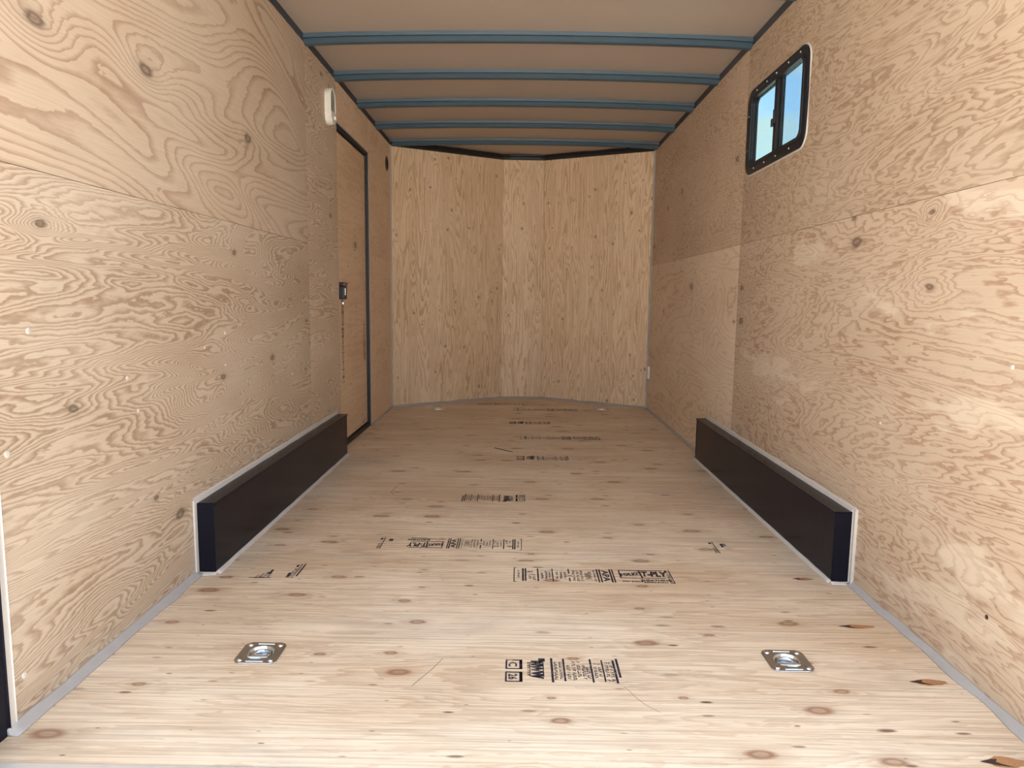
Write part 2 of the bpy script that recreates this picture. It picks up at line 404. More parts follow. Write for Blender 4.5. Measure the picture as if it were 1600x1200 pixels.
lk = bmesh.new(); add_box(lk, (-W-.022, 4.150, .890), (-W+.020, 4.222, .966), .006)
lat = kid(bm_obj('latch', lk, M_BLACKM), door)
lk = bmesh.new(); add_box(lk, (-W-.022, 4.148, .966), (-W+.023, 4.226, .990), .005)
o = bm_obj('latch_cap', lk, M_RED); o.parent = lat
lk = bmesh.new(); add_box(lk, (-W+.020, 4.165, .915), (-W+.0225, 4.185, .955), .001)
bm_obj('latch_slider', lk, M_CHROME, lat)
lk = bmesh.new(); add_box(lk, (-W-.022, 4.228, .858), (-W-.004, 4.252, .876), .004)
kid(bm_obj('strike_tongue', lk, M_CHROME), door)
tb = bmesh.new(); add_box(tb, (-W-.002, DY1+.002, 0), (-W+.0015, DY1+.012, DZ1+.004)); add_box(tb, (-W-.002, DY0, DZ1-.001), (-W+.0015, DY1+.012, DZ1+.006))
kid(bm_obj('edge_trim', tb, M_CAULK), door)

# ------------------------------------------------------------------ right wall and its window opening
WY0, WY1, WZ0, WZ1 = 2.800, 3.512, 1.502, 1.888
HI = .024   # the flange overlaps the opening by this much
wall_r = struct(sheet('wall_right', [rect(-5.94, -.075, -1.27, 2.20), rect(-(WY1-.016), WZ0+.016, -(WY0+.016), WZ1-.016)], AX['right'], (W+.0135, 0, 0), M_SKIN, None, 0, .007))
def rsheet(loops, mat, seed):
    o = sheet('plywood_sheet', loops, AX['right'], (W, 0, 0), mat, None, seed); o.parent = wall_r
    o.matrix_parent_inverse = frame(AX['right'], (W+.0135, 0, 0)).inverted(); return o
R_low = rsheet([rect(-(3.560-q), 0, -REAR, SEAM_R-q)], M_RN, 31)
R_up = rsheet([rect(-(3.555-q), SEAM_R+q, -REAR, H), rrect(-(WY1-HI), WZ0+HI, -(WY0+HI), WZ1-HI, .04, 4)], M_RU, 32)
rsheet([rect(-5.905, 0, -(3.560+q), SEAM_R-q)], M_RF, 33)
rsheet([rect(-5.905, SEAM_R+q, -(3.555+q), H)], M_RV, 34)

win = struct(empty('window_1', (W, (WY0+WY1)/2, WZ0)))
RX = lambda w: frame(AX['right'], (W, 0, 0))
def rslab(name, loops, w0, w1, mat, par):
    o = bm_obj(name, slab_geo(loops, w0, w1), mat); o.matrix_world = frame(AX['right'], (W, 0, 0))
    o.parent = par; o.matrix_parent_inverse = Matrix.Translation(-par.location); return o
FO = rrect(-WY1, WZ0, -WY0, WZ1, .065, 8)
IY0, IY1, IZ0, IZ1 = 2.842, 3.462, 1.543, 1.847          # clear opening inside the flange
FI = rrect(-IY1, IZ0, -IY0, IZ1, .035, 8)
fl_ = rslab('flange', [FO, FI], .001, .010, M_BLACKG, win)
md = fl_.modifiers.new('b', 'BEVEL'); md.width = .003; md.segments = 2; md.limit_method = 'ANGLE'
rslab('sleeve', [rrect(-WY1+.028, WZ0+.028, -WY0-.028, WZ1-.028, .045, 8), FI], -.0215, .001, M_BLACKM, win)
YM0, YM1 = 3.108, 3.166
rslab('inner_lip', [rrect(-IY1-.010, IZ0-.010, -IY0+.010, IZ1+.010, .040, 8), rrect(-IY1+.012, IZ0+.004, -IY0-.004, IZ1-.004, .032, 8)], .009, .014, M_BLACKM, win)
rslab('mullion', [rect(-YM1, IZ0-.002, -YM1+.030, IZ1+.002)], -.010, .004, M_BLACKM, win)
rslab('mullion', [rect(-YM0-.032, IZ0-.002, -YM0, IZ1+.002)], -.0195, -.006, M_BLACKM, win)
rslab('sash_frame', [rect(-IY1-.004, IZ0-.004, -YM1+.004, IZ1+.004), rrect(-IY1+.012, IZ0+.004, -YM1-.001, IZ1-.004, (.004, .030, .004, .004), 6)], -.0200, -.012, M_BLACKM, win)
rslab('pane', [rect(-IY1-.004, IZ0-.004, -YM1+.004, IZ1+.004)], -.0175, -.0155, M_GLASS, win)
rslab('pane', [rect(-YM0-.006, IZ0-.004, -IY0+.004, IZ1+.004)], -.0175, -.0155, M_GLASS, win)
rslab('insect_screen', [rect(-YM0-.004, IZ0-.004, -IY0+.004, IZ1+.004)], -.0110, -.0106, M_SCREEN, win)
lt = bmesh.new(); add_box(lt, (W-.010, YM1-.024, 1.665), (W-.003, YM1-.004, 1.725), .003); add_box(lt, (W-.014, YM1-.008, 1.655), (W-.003, YM1+.008, 1.688), .003)
kid(bm_obj('latch', lt, M_BLACKM), win)
sb = None
spots = [(2.881, 1.869), (3.004, 1.869), (3.138, 1.869), (3.255, 1.869), (3.386, 1.869), (3.484, 1.774), (3.480, 1.617), (3.38, 1.521), (3.24, 1.521), (3.10, 1.521), (2.95, 1.521)]
for y, z in spots:
    if sb is None:
        b = bmesh.new(); add_cyl(b, (0, 0, 0), (1, 0, 0), .0034, .003, 10); s = bm_obj('screw', b, M_STEELH); sb = s
    else:
        s = sb.copy(); C.objects.link(s)
    s.parent = win; s.matrix_parent_inverse = Matrix.Translation(-win.location); s.location = (W-.0115, y, z)
# caulk bead round the flange
cb = bmesh.new(); add_tube(cb, [(W-.001, -x, z) for x, z in rrect(-WY1-.003, WZ0-.003, -WY0+.003, WZ1+.003, .066, 8)], .004, 6, True)
kid(bm_obj('caulk_bead', cb, M_CAULKL), win)

# ------------------------------------------------------------------ nose (front wall): three facets
pts = [NL, CL, CR, NR]
ztop = [H, 2.124, 2.128, H+.004]
wall_f = None
def facet(i):
    a, b = pts[i], pts[i+1]; d = (b - a); ln = d.length; d = d.normalized()
    nrm = Vector((d.y, -d.x))                      # into the room
    return a, ln, ((0, 0, 1), (-d.x, -d.y, 0), (nrm.x, nrm.y, 0)), d, nrm
fb = bmesh.new()
for i in range(3):
    a, ln, ax, d, nrm = facet(i)
    t = slab_geo([rect(-.07, -ln-.02, 2.20, .02)], -.045, -.030)
    bmesh.ops.transform(t, matrix=frame(ax, (a.x, a.y, 0)), verts=t.verts); join(fb, t)
wall_f = struct(bm_obj('wall_front', fb, M_SKIN))
for i in range(3):
    a, ln, ax, d, nrm = facet(i)
    z0, z1 = ztop[i], ztop[i+1]
    sheet('plywood_sheet', [[(0, -ln+q), (z1, -ln+q), (z0, -q), (0, -q)]], ax, (a.x, a.y, 0), M_NS, wall_f, 41 + i*2)

# ------------------------------------------------------------------ ceiling: liner sheet, bows, rails, nose header
def zc(x): return 2.150 + .018 * (1 - (x/W)**2)
nx = 24
outl = []
vs, fs = [], []
for j in range(2):
    for i in range(nx+1):
        x = (W+.055) * (-1 + 2*i/nx)
        vs += [(x, 1.27 if j == 0 else 6.52, zc(x)), (x, 1.27 if j == 0 else 6.52, zc(x)+.012)]
N = 2*(nx+1)
for i in range(nx):
    a = 2*i; b = 2*i+2
    fs += [(a, b, b+N, a+N), (a+1, a+1+N, b+1+N, b+1), (a, a+1, b+1, b), (a+N, b+N, b+1+N, a+1+N)]
fs += [(0, N, N+1, 1), (2*nx, 2*nx+1, 2*nx+1+N, 2*nx+N)]
bm = bmesh.new(); V = [bm.verts.new(v) for v in vs]
for f in fs: bm.faces.new([V[i] for i in f])
ceil = struct(bm_obj('ceiling', bm, M_CEIL))
# roof bows: pressed channels, a groove along the rearward face
def bow_mesh():
    prof = [(0, .0), (.003, -.0185), (.013, -.0195), (.013, -.0250), (.003, -.026), (.002, -.046), (.006, -.049), (.034, -.049), (.038, -.046), (.040, .0)]
    bm = bmesh.new(); n = 32; rings = []
    for i in range(n+1):
        x = (W+.010) * (-1 + 2*i/n)
        e = max(0, (abs(x) - .80) / .27)
        zz = zc(x) - .004 * e*e
        rings.append([bm.verts.new((x, y, zz + z)) for y, z in prof])
    k = len(prof)
    for a, b in zip(rings, rings[1:]):
        for j in range(k): bm.faces.new((a[j], b[j], b[(j+1) % k], a[(j+1) % k]))
    bm.faces.new(rings[0]); bm.faces.new(rings[-1][::-1])
    return bm
b0 = None
for k in range(-3, 5):
    y = 3.525 + .5655*k
    if b0 is None:
        b0 = bm_obj('roof_bow', bow_mesh(), M_BOW, ceil); o = b0
    else:
        o = b0.copy(); C.objects.link(o)
    o.location = (0, y, .0015)
for s in (-1, 1):
    rb = bmesh.new()
    add_box(rb, (s*(W+.004), 1.27, H-.025), (s*(W+.050), 5.86 if s < 0 else 5.96, 2.152), .003)
    bm_obj('top_rail', rb, M_RAIL, ceil)
for k in range(3):
    a, ln, ax, d, nrm = facet(k)
    hb = bmesh.new(); n = 30; rings = []
    for i in range(n+1):
        t = i/n; p = a + d*ln*t
        zb = ztop[k] + (ztop[k+1]-ztop[k])*t
        top = zb + .041 + .006*mnoise.noise(Vector((p.x*3.1, 4.2, k)))*2 + .004*mnoise.noise(Vector((p.x*9., 1.2, k)))
        f = p + nrm*.004; bk = p - nrm*.025; f2 = p + nrm*.010
        rings.append([hb.verts.new((f.x, f.y, zb-.006)), hb.verts.new((f2.x, f2.y, zb+.010)), hb.verts.new((f.x, f.y, top)), hb.verts.new((bk.x, bk.y, top+.004)), hb.verts.new((bk.x, bk.y, zb-.006))])
    for A, B in zip(rings, rings[1:]):
        for j in range(5): hb.faces.new((A[j], B[j], B[(j+1) % 5], A[(j+1) % 5]))
    hb.faces.new(rings[0]); hb.faces.new(rings[-1][::-1])
    hdr = bm_obj('nose_header', hb, M_BLACKM, ceil)
    if k == 1:
        pb = bmesh.new(); c = (CL+CR)/2
        for zz in (2.134, 2.154):
            add_box(pb, (-.115, 6.402, zz), (.150, 6.412, zz+.006), .002)
        bm_obj('bracket_plate', pb, M_BOW, ceil)

# ------------------------------------------------------------------ caulk along the wall feet and corners
def bead(name, path, nrm_wall, hgt, wid, mat, seed, wav=.35, parent=None):
    """triangular bead: path on the floor/wall joint, hgt up the wall, wid out on the floor"""
    bm = bmesh.new(); rings = []
    for i, p in enumerate(path):
        p = Vector(p); nw = Vector(nrm_wall(i) if callable(nrm_wall) else nrm_wall)
        s = i*.21
        hh = hgt*(1 + wav*mnoise.noise(Vector((s, seed, 0)))); ww = wid*(1 + wav*1.3*mnoise.noise(Vector((s, seed, 5))))
        up = Vector((0, 0, 1))
        rings.append([bm.verts.new(p - nw*.001), bm.verts.new(p - nw*.001 + up*hh), bm.verts.new(p + nw*.004 + up*hh*.9), bm.verts.new(p + nw*ww*.35 + up*hh*.38), bm.verts.new(p + nw*ww*.9 + up*.003), bm.verts.new(p + nw*ww)])
    for a, b in zip(rings, rings[1:]):
        for j in range(6): bm.faces.new((a[j], b[j], b[(j+1) % 6], a[(j+1) % 6]))
    bm.faces.new(rings[0]); bm.faces.new(rings[-1][::-1])
    return bm_obj(name, bm, mat, parent, True)
def lin(a, b, step=.025):
    a, b = Vector(a), Vector(b); n = max(2, int((b-a).length/step)); return [a.lerp(b, i/n) for i in range(n+1)]
WB0, WB1, WBX, WBH = 2.215, 4.000, 1.004, .238
bl = struct(empty('baseboard_left', (-W, 1.28, 0)))
kid(bead('caulk_bead', lin((-W, 1.345, .0005), (-W, WB0, .0005)), (1, 0, 0), .015, .024, M_CAULK, 1), bl)
kid(bead('caulk_bead', lin((-W, 4.97, .0005), (-W, NL.y, .0005)), (1, 0, 0), .010, .010, M_CAULK, 2), bl)
br = struct(empty('baseboard_right', (W, 1.28, 0)))
kid(bead('caulk_bead', lin((W, 1.345, .0005), (W, WB0, .0005)), (-1, 0, 0), .014, .020, M_CAULK, 3), br)
kid(bead('caulk_bead', lin((W, WB1, .0005), (W, NR.y, .0005)), (-1, 0, 0), .014, .016, M_CAULK, 4), br)
bf = struct(empty('baseboard_front', (0, 6.42, 0)))
for i in range(3):
    a, ln, ax, d, nrm = facet(i)
    kid(bead('caulk_bead', lin((a.x, a.y, .0005), (pts[i+1].x, pts[i+1].y, .0005)), (nrm.x, nrm.y, 0), .016, .014, M_CAULK, 6+i), bf)
tcn_ = struct(empty('trim_1', (W, NR.y, 0)))
cb = bmesh.new(); add_tube(cb, [(W-.004, NR.y-.006, .01), (W-.004, NR.y-.006, 1.0), (W-.004, NR.y-.006, H)], .010, 8); kid(bm_obj('corner_caulk', cb, M_CAULK), tcn_)
tcn2 = struct(empty('trim_2', (-W, NL.y, 0)))
cb = bmesh.new(); add_tube(cb, [(-W+.003, NL.y-.004, .01), (-W+.003, NL.y-.004, 1.0), (-W+.003, NL.y-.004, H)], .007, 8); kid(bm_obj('corner_caulk', cb, M_CAULK), tcn2)

# ------------------------------------------------------------------ rear frame: black posts and header, pale edge strips, sill
rf = struct(empty('trim_3', (0, 1.30, 0)))
for s in (-1, 1):
    b = bmesh.new(); add_box(b, (s*(W-.001), 1.230, -.075), (s*(W+.10), 1.352, 2.24), .004); kid(bm_obj('rear_post', b, M_BLACK), rf)
    b = bmesh.new(); add_box(b, (s*(W-.002), 1.352, 0), (s*(W+.02), 1.372, H), .002); kid(bm_obj('edge_strip', b, M_ALU), rf)
b = bmesh.new(); add_box(b, (-W-.10, 1.230, 2.15), (W+.10, 1.352, 2.26), .004); kid(bm_obj('rear_header', b, M_BLACK), rf)
b = bmesh.new(); add_box(b, (-W+.003, 1.215, -.06), (W-.003, 1.2645, .0015), .002); kid(bm_obj('sill', b, M_ALU), rf)

# ------------------------------------------------------------------ wheel boxes
def wheel_box(s, label):
    r = empty('wheel_box', (s*W, (WB0+WB1)/2, 0)); tag(r, label, 'wheel box', 'black wheel boxes along the side walls')
    x0, x1 = s*(W-.0005), s*WBX
    def P(name, a, b, bev=.0015):
        bm = bmesh.new(); add_box(bm, a, b, bev); return kid(bm_obj(name, bm, M_BLACK), r)
    sd = bmesh.new()      # long side panel, slightly oil-canned sheet
    t = .003
    add_box(sd, (x1, WB0, .0008), (x1 + s*t, WB1, WBH-.003))
    bmesh.ops.subdivide_edges(sd, edges=[e for e in sd.edges if abs(e.verts[0].co.y-e.verts[1].co.y) > .5], cuts=14)
    for v in sd.verts:
        if WB0+.02 < v.co.y < WB1-.02: v.co.x += s*.0012*mnoise.noise(Vector((v.co.y*2.3, v.co.z*6, s)))
    side = kid(bm_obj('side_panel', sd, M_BLACK), r)
    P('top_panel', (x0, WB0-.001, WBH-.003), (x1 - s*.003, WB1+.001, WBH))
    P('end_panel', (x0, WB0-.001, .0008), (x1, WB0+.002, WBH-.003))
    P('end_panel', (x0, WB1-.002, .0008), (x1, WB1+.001, WBH-.003))
    lipb = bmesh.new(); add_box(lipb, (x1 - s*.003, WB0-.002, WBH-.008), (x1 - s*.0005, WB1+.001, WBH-.001), .0006); bm_obj('fold_lip', lipb, M_BLACK, side)
    # caulk: along the floor, along the wall above, down the wall at the near end and under the near end
    kid(bead('caulk_bead', lin((x1, WB0, .0005), (x1, WB1, .0005)), (-s, 0, 0), .008, .014, M_CAULKL, 20+s), r)
    up = bmesh.new(); rings = []
    for i, p in enumerate(lin((s*W, WB0-.012, WBH), (s*W, WB1, WBH))):
        k = 1 + .3*mnoise.noise(Vector((i*.2, 3, s)))
        rings.append([up.verts.new(p), up.verts.new(p + Vector((0, 0, .017*k))), up.verts.new(p + Vector((-s*.004, 0, .014*k))), up.verts.new(p + Vector((-s*.009*k, 0, 0)))])
    for a, b in zip(rings, rings[1:]):
        for j in range(4): up.faces.new((a[j], b[j], b[(j+1) % 4], a[(j+1) % 4]))
    up.faces.new(rings[0]); up.faces.new(rings[-1][::-1]); kid(bm_obj('caulk_bead', up, M_CAULKL), r)
    dn = bmesh.new(); add_box(dn, (s*(W-.0005), WB0-.020, 0), (s*(W-.007), WB0-.0015, WBH+.012), .002); kid(bm_obj('caulk_bead', dn, M_CAULKL), r)
    kid(bead('caulk_bead', lin((s*W, WB0-.001, .0005), (x1 - s*.004, WB0-.001, .0005), .01), (0, -1, 0), .006, .016, M_CAULKL, 30+s), r)
    return r
wheel_box(-1, 'long low black steel wheel box on the door side of the trailer')
wheel_box(1, 'long low black steel wheel box below the window side wall')

# ------------------------------------------------------------------ recessed tie-down rings
def tie_down():
    r = empty('recessed_tie_down')
    hs, c = .0535, .016
    outer = [(hs, -hs+c), (hs, hs-c), (hs-c*.35, hs-c*.35), (hs-c, hs), (-hs+c, hs), (-hs+c*.35, hs-c*.35), (-hs, hs-c), (-hs, -hs+c), (-hs+c*.35, -hs+c*.35), (-hs+c, -hs), (hs-c, -hs), (hs-c*.35, -hs+c*.35)]
    o = bm_obj('plate', slab_geo([outer, circ(0, 0, .0335, 32)], .0004, .0036), M_ZINC, r)
    md = o.modifiers.new('b', 'BEVEL'); md.width = .0011; md.segments = 2; md.limit_method = 'ANGLE'
    b = bmesh.new(); lathe(b, [(.0345, .0034), (.033, .0022), (.031, -.006), (.026, -.0125), (.015, -.0145), (.0008, -.0148)], 32); bm_obj('dish', b, M_CHROME, r, True)
    b = bmesh.new()
    arc = [(.021*math.cos(a), .021*math.sin(a) + .003, -.0035) for a in [math.radians(-25 + 230*i/18) for i in range(19)]]
    add_tube(b, arc, .0042, 8, True); bm_obj('ring', b, M_CHROME, r, True)
    b = bmesh.new(); add_box(b, (-.0275, -.024, -.004), (.0275, -.0145, .0042), .002); bm_obj('retaining_strap', b, M_CHROME, r)
    for sx, sy in ((1, 1), (-1, 1), (-1, -1), (1, -1)):
        b = bmesh.new(); lathe(b, [(.0075, .0034), (.0072, .0052), (.0050, .0068), (.0004, .0074)], 14, Matrix.Translation((sx*.0385, sy*.0385, 0))); bm_obj('bolt', b, M_CHROME, r, True)
    for sy in (1, -1):
        b = bmesh.new(); add_box(b, (-.022, sy*.0445-.0022, .0032), (.022, sy*.0445+.0022, .0048), .0008); bm_obj('rib', b, M_CHROME, r)
    return r
labs = ['zinc recessed tie-down in the nearest floor sheet, on the door side', 'zinc recessed tie-down in the nearest floor sheet, on the window side',
        'small distant tie-down by the front wall on the door side', 'small distant tie-down by the front wall on the window side']
td = tie_down()
for i, (x, y) in enumerate(RING):
    if i == 0: o = td
    else:
        o = td.copy(); C.objects.link(o)
        for ch in list(td.children):
            k = ch.copy(); C.objects.link(k); k.parent = o
    o.location = (x, y, 0)
    tag(o, labs[i], 'tie-down', 'recessed tie-downs in the plywood floor')

# ------------------------------------------------------------------ lamp, vent, junction cover
lp = empty('wall_lamp', (-W, 3.928, 1.82)); tag(lp, 'white oval surface-mounted lamp high on the left wall before the door', 'lamp')
def lslab(name, loops, w0, w1, mat, par, bev=.004):
    o = bm_obj(name, slab_geo(loops, w0, w1), mat); o.matrix_world = frame(AX['left'], (-W, 0, 0))
    if bev:
        md = o.modifiers.new('b', 'BEVEL'); md.width = bev; md.segments = 3; md.limit_method = 'ANGLE'; md.angle_limit = math.radians(50)
    if par: o.parent = par; o.matrix_parent_inverse = Matrix.Translation(-par.location)
    return o
LY0, LY1, LZ0, LZ1 = 3.875, 3.980, 1.820, 2.010
lslab('housing', [rrect(LY0, LZ0, LY1, LZ1, .050, 10)], .0, .020, M_WHITE, lp, .006)
lcov = lslab('lower_cover', [rrect(LY0+.006, LZ0+.004, LY1-.006, LZ0+.066, (.004, .004, .044, .044), 10)], .018, .034, M_WHITE, lp, .008)
lslab('lens', [rrect(LY0+.008, LZ0+.068, LY1-.008, LZ1-.008, (.042, .042, .004, .004), 10)], .018, .030, M_LENS, lp, .007)
lslab('rim', [rrect(LY0, LZ0+.03, LY1, LZ1, (.05, .05, .01, .01), 10), rrect(LY0+.009, LZ0+.068, LY1-.009, LZ1-.009, (.041, .041, .004, .004), 10)], .018, .0325, M_WHITE, lp, .002)
sw = lslab('switch', [rrect(LY1-.040, LZ0+.030, LY1-.022, LZ0+.048, .004, 4)], .033, .042, M_WHITE, None, .002)
sw.parent = lcov; sw.matrix_parent_inverse = frame(AX['left'], (-W, 0, 0)).inverted()

vt = empty('round_vent', (-W, VENT[0], VENT[1]-VENT[2])); tag(vt, 'small round black vent near the nose corner beyond the door', 'vent')
vb = bmesh.new(); Mv = frame(AX['left'], (-W, VENT[0], VENT[1]))
lathe(vb, [(VENT[2]-.006, -.004), (VENT[2]+.004, .0008), (VENT[2]+.003, .004), (VENT[2]-.010, .005), (VENT[2]-.012, -.010)], 28, Mv)
kid(bm_obj('rim', vb, M_BLACKM, None, True), vt)
vb = bmesh.new(); lathe(vb, [(VENT[2]-.010, .002), (VENT[2]-.011, -.040), (.0005, -.042)], 28, Mv); kid(bm_obj('throat', vb, M_DARK, None, True), vt)

jc = empty('junction_cover', (W, 5.83, .26)); tag(jc, 'small pale cover plate low in the right nose corner', 'cover plate')
b = bmesh.new(); add_box(b, (W-.016, 5.815, .262), (W, 5.850, .362), .003); kid(bm_obj('cover', b, M_WHITE), jc)
for zz in (.345, .279):
    b = bmesh.new(); add_cyl(b, (W-.0165, 5.832, zz), (1, 0, 0), .004, .003, 10); kid(bm_obj('screw', b, M_STEELH), jc)

# ------------------------------------------------------------------ screw heads in the wall sheets
scr = None
def wall_screw(par, y, z, r=.006):
    global scr
    if scr is None:
        b = bmesh.new(); lathe(b, [(.0058, 0), (.0056, .0012), (.0030, .0019), (.0002, .0020)], 12); scr = bm_obj('screw', b, M_STEELH); s = scr
    else:
        s = scr.copy(); C.objects.link(s)
    s.parent = par
    right = par in (R_low, R_up)
    s.location = ((-y if right else y), z, .0003); k = r/.006; s.scale = (k, k, 1)
for y, z, r in ((1.491, .826, .0075), (1.403, .579, .008), (1.859, .684, .006), (2.497, .773, .0055), (2.330, .733, .005), (1.905, .589, .006), (2.49, .66, .005), (3.23, .55, .005), (1.405, .10, .007)):
    wall_screw(L_low, y, z, r)
for y, z, r in ((1.56, .77, .006), (1.475, .725, .0075), (2.1, .55, .004)):
    wall_screw(R_low, y, z, r)
b = bmesh.new(); add_cyl(b, (0, 0, 0), (0, 0, 1), .0055, .0012, 14); o = bm_obj('dark_plug', b, M_KDARK); o.parent = R_low; o.location = (-1.565, .19, .0002)

# ------------------------------------------------------------------ stamps printed on the plywood
def text_tris(s, size, bold=0.0):
    cu = bpy.data.curves.new('txt', 'FONT'); cu.body = s; cu.size = size; cu.offset = bold; cu.align_x = 'CENTER'; cu.align_y = 'CENTER'; cu.resolution_u = 2
    ob = bpy.data.objects.new('txt', cu); C.objects.link(ob)
    dg = bpy.context.evaluated_depsgraph_get(); ev = ob.evaluated_get(dg); me = ev.to_mesh()
    r = ([v.co.to_2d() for v in me.vertices], [tuple(p.vertices) for p in me.polygons])
    ev.to_mesh_clear(); bpy.data.objects.remove(ob); bpy.data.curves.remove(cu); return r
class Ink:
    def __init__(s): s.v, s.f = [], []
    def quad(s, x0, y0, x1, y1):
        n = len(s.v); s.v += [(x0, y0, 0), (x1, y0, 0), (x1, y1, 0), (x0, y1, 0)]; s.f.append((n, n+1, n+2, n+3))
    def line(s, a, b, w):
        a, b = Vector(a), Vector(b); d = (b-a).normalized(); p = Vector((-d.y, d.x))*w/2; n = len(s.v)
        s.v += [(*(a-p), 0), (*(b-p), 0), (*(b+p), 0), (*(a+p), 0)]; s.f.append((n, n+1, n+2, n+3))
    def frame(s, x0, y0, x1, y1, w):
        s.quad(x0, y0, x1, y0+w); s.quad(x0, y1-w, x1, y1); s.quad(x0, y0+w, x0+w, y1-w); s.quad(x1-w, y0+w, x1, y1-w)
    def text(s, t, cx, cy, size, rot=0, bold=0, sx=1, sy=1, shear=0):
        vs, fs = text_tris(t, size, bold); n = len(s.v); c, d = math.cos(rot), math.sin(rot)
        for x, y in vs:
            x, y = (x + shear*y)*sx, y*sy
            s.v.append((cx + x*c - y*d, cy + x*d + y*c, 0))
        s.f += [tuple(i+n for i in f) for f in fs]
    def print_column(s, x, y0, y1, w, rnd):      # a line of tiny print too fine to read, running down the stamp
        y = y1
        while y > y0:
            h = rnd.uniform(.0028, .0055)
            if rnd.random() < .86:
                k = rnd.random()
                if k < .45: s.quad(x-w/2, y-h*.35, x+w/2, y); s.quad(x-w/2, y-h, x-w/2+w*.3, y)
                elif k < .75: s.quad(x-w/2, y-h*.45, x+w/2, y); s.quad(x+w*.2, y-h, x+w/2, y)
                else: s.quad(x-w/2, y-h*.4, x+w*.1, y); s.quad(x-w*.1, y-h, x+w/2, y-h*.5)
            y -= h + .0012
    def build(s, name, parent, M, wear):
        o = mesh_obj(name, s.v, s.f, M_INK, parent); o.matrix_local = M; o['wear'] = float(wear); return o
D90 = -PI/2
def stamp_a(seed=1, slant=True, logo=True, marks=True):
    """certification print: columns between bars, letters APA, then the mill's boxed logo"""
    k = Ink(); rnd = random.Random(seed); h = .125
    if marks:
        k.quad(.000, .004, .003, h); k.quad(.000, h-.004, .010, h); k.quad(.000, .004, .010, .008)
        k.print_column(.016, .035, .100, .006, rnd)
        k.quad(.028, .012, .034, .118); k.quad(.037, .012, .042, .118)
        k.text('R', .052, .088, .030, D90); k.print_column(.054, .024, .062, .009, rnd); k.print_column(.068, .024, .062, .009, rnd)
        k.quad(.078, .012, .083, .118)
        for x in (.094, .108, .120): k.print_column(x, .030, .098, .008, rnd)
        k.quad(.127, .012, .131, .118)
        for x in (.143, .157, .170): k.print_column(x, .034, .092, .008, rnd)
        k.quad(.181, .078, .186, .118); k.quad(.181, .012, .186, .042)
        k.text('X', .184, .061, .024, D90)
        for x in (.199, .212, .225): k.print_column(x, .018, .106, .008, rnd)
        for x in (.240, .252): k.print_column(x, .034, .094, .011, rnd)
        k.print_column(.268, .020, .112, .006, rnd)
        k.quad(.276, .008, .281, .120); k.quad(.285, .008, .290, .120)
        k.text('APA', .304, .064, .047, D90, .0016, 1.05, .62)
        k.quad(.319, .008, .325, .120); k.quad(.328, .008, .333, .120)
    if logo:
        k.quad(.352, .112, .500, .117); k.quad(.352, .046, .500, .051)
        k.line((.353, .112), (.353, .048), .005); k.line((.420, .112), (.424, .050), .006)
        k.text('TOLKO', .388, .079, .021, math.radians(7), .0012, 1.05, 1.45)
        k.line((.356, .066), (.420, .108), .002)
        k.text('T-PLY', .466, .082, .044, 0, .0022, .74, 1.28, .10)
        k.text('SHEATHING', .466, .030, .019, 0, .0008, .98, 1.05)
        k.quad(.354, .018, .378, .024)
        x = .383
        while x < .500:
            wq = rnd.uniform(.003, .008); k.quad(x, .010 if x > .42 else .016, x+wq, .018 if x > .42 else .023); x += wq + .0018
    if slant: bars(k, .515, rnd)
    return k
def bars(k, x, rnd, full=True):
    k.quad(x+.005, .006, x+.0085, .126); k.print_column(x-.002, .006, .085 if full else .06, .011, rnd); k.quad(x-.009, .10, x, .118)
def stamp_b(seed=1):
    k = Ink(); rnd = random.Random(seed); h = .115
    for y0, s in ((.062, 'C'), (.004, '26')):
        k.frame(.000, y0, .044, y0+.046, .0045); k.quad(.036, y0, .044, y0+.046)
        k.text(s, .018, y0+.023, .036, D90, .001, .9 if len(s) == 1 else .72, .85)
    k.frame(.062, .030, .100, .096, .003); k.text('MWW', .081, .063, .030, D90, .0026, .95, 1.25); k.quad(.086, .100, .104, .116)
    for y in range(6): k.quad(.057, .034+y*.011, .061, .040+y*.011)
    k.quad(.118, .004, .124, .118)
    for x in (.131, .144): k.print_column(x, .020, .100, .008, rnd)
    k.quad(.150, .010, .155, .116)
    for x in (.164, .178, .191, .204, .215): k.print_column(x, .012+rnd.random()*.02, .104-rnd.random()*.02, .009, rnd)
    k.quad(.221, .006, .226, .116)
    for x in (.234, .246): k.print_column(x, .03, .094, .008, rnd)
    k.quad(.252, .010, .256, .112)
    for x in (.264, .275): k.print_column(x, .014, .100, .009, rnd)
    k.quad(.281, .004, .287, .112); k.quad(.291, .030, .297, .120)
    return k
FS = [o for o in floor.children]
def on_floor(k, si, x, y, rot=0, wear=0, sx=1, sy=1):
    """x, y: near-left corner of the printed block on the floor"""
    M = Matrix.Translation((x, y, .0006)) @ Matrix.Rotation(rot, 4, 'Z') @ Matrix.Diagonal((sx, sy, 1, 1))
    return k.build('stamp', FS[si], M, wear)
on_floor(stamp_a(3), 0, -.030, 2.182, 0, 1)
on_floor(stamp_b(4), 0, -.046, 1.582, 0, 2, .95)
k = Ink(); bars(k, .02, random.Random(5)); k.quad(.004, .008, .014, .05); k.quad(.034, .02, .040, .126); on_floor(k, 0, -.775, 2.182, 0, 7)
k = Ink(); rn = random.Random(8)
for i in range(4): k.print_column(.012+i*.012, .0, .05-.008*abs(i-2), .008, rn)
k.quad(-.012, .0, .06, .004); k.quad(.040, .035, .048, .07); on_floor(k, 0, -.875, 2.185, 0, 3)
on_floor(stamp_a(9, False), 1, -.002, 2.600, PI, 12, .83, 1.0)
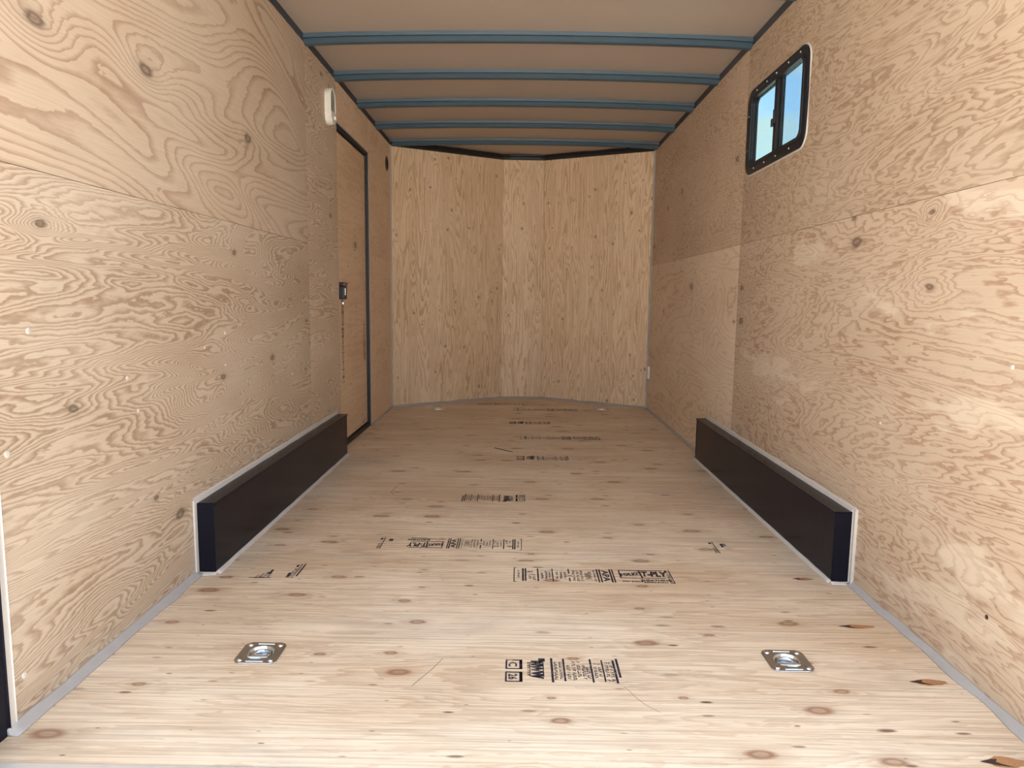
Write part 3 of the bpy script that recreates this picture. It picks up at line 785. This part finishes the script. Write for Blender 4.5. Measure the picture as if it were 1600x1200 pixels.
k = Ink(); bars(k, .02, random.Random(6), False); k.quad(.045, .085, .060, .11); on_floor(k, 1, -.545, 2.465, 0, 14)
k = Ink(); bars(k, .02, random.Random(16), False); k.text('F', .060, .085, .05, 0, .002); on_floor(k, 1, .690, 2.468, 0, 15)
on_floor(stamp_b(7), 1, .016, 3.205, PI, 22, .97)
on_floor(stamp_b(11), 2, -.025, 3.912, 0, 25)
on_floor(stamp_a(13), 2, -.004, 4.505, 0, 27)
on_floor(stamp_b(17), 3, -.080, 5.070, 0, 31)
on_floor(stamp_a(19), 3, -.055, 5.690, 0, 33)
on_floor(stamp_a(23, False), 4, .060, 6.085, PI, 35, .86, .8)
# the same prints on the door panel, running down it
for y, z, sd, sc in ((4.300, .885, 29, 1.0), (4.890, .735, 37, .52)):
    M = Matrix.Translation((y, z, .0006)) @ Matrix.Rotation(-PI/2, 4, 'Z') @ Matrix.Diagonal((-sc, .50, 1, 1)) @ Matrix.Translation((-.5, -.125, 0)) if sc == 1 else Matrix.Translation((y, z, .0006)) @ Matrix.Rotation(-PI/2, 4, 'Z') @ Matrix.Diagonal((sc, .45, 1, 1)) @ Matrix.Translation((0, -.125, 0))
    (stamp_a(sd, False) if sc == 1 else stamp_a(sd, False)).build('stamp', dp, M, sd)

# ------------------------------------------------------------------ marks in the floor: dark-ended knots, scratches, a scuff
def knot(si, x, y, L_, w):
    rn = random.Random(int(x*1e4)); n = 22; loop = []
    for i in range(n):
        a = 2*PI*i/n; k = 1 + .22*(rn.random()-.5)
        loop.append((L_*(.5 + .5*k*math.cos(a)), w*.5*k*math.sin(a)*(1.1 - .35*math.cos(a)) ))
    o = mesh_obj('knot', [(a, b, 0) for a, b in loop], [tuple(range(n))], M_KNOT, FS[si]); o.location = (x, y, .0004)
    tip = [(-.22*L_, w*.04, 0), (-.02*L_, -w*.18, 0), (.16*L_, -w*.36, 0), (.55*L_, -w*.50, 0), (.30*L_, -w*.22, 0), (.18*L_, w*.02, 0), (.28*L_, w*.34, 0), (.10*L_, w*.30, 0)]
    o2 = mesh_obj('knot_tip', tip, [(0, 1, 5), (1, 2, 5), (2, 4, 5), (2, 3, 4), (0, 5, 7), (5, 6, 7)], M_KDARK, o); o2.location = (0, 0, .0003)
knot(0, .905, 1.905, .085, .022); knot(0, .945, 1.615, .075, .026); knot(0, .925, 1.318, .08, .03); knot(0, .90, 2.245, .06, .02)
def streak(name, si, pts, w, mat):
    k = Ink()
    for a, b in zip(pts, pts[1:]): k.line(a, b, w)
    o = mesh_obj(name, k.v, k.f, mat, FS[si]); o.location = (0, 0, .0005); return o
streak('scratch', 0, [(.236, 1.575), (.255, 1.530), (.272, 1.500), (.300, 1.470)], .0014, M_SCR)
streak('scratch', 0, [(-.265, 1.560), (-.225, 1.640), (-.205, 1.690)], .0022, M_SCR)
streak('scratch', 1, [(-.600, 3.33), (-.612, 3.22), (-.585, 3.16)], .004, M_SCR)
streak('scuff', 2, [(-.165, 4.24), (-.13, 4.205), (-.09, 4.165), (-.05, 4.13)], .018, M_SMUDGE)
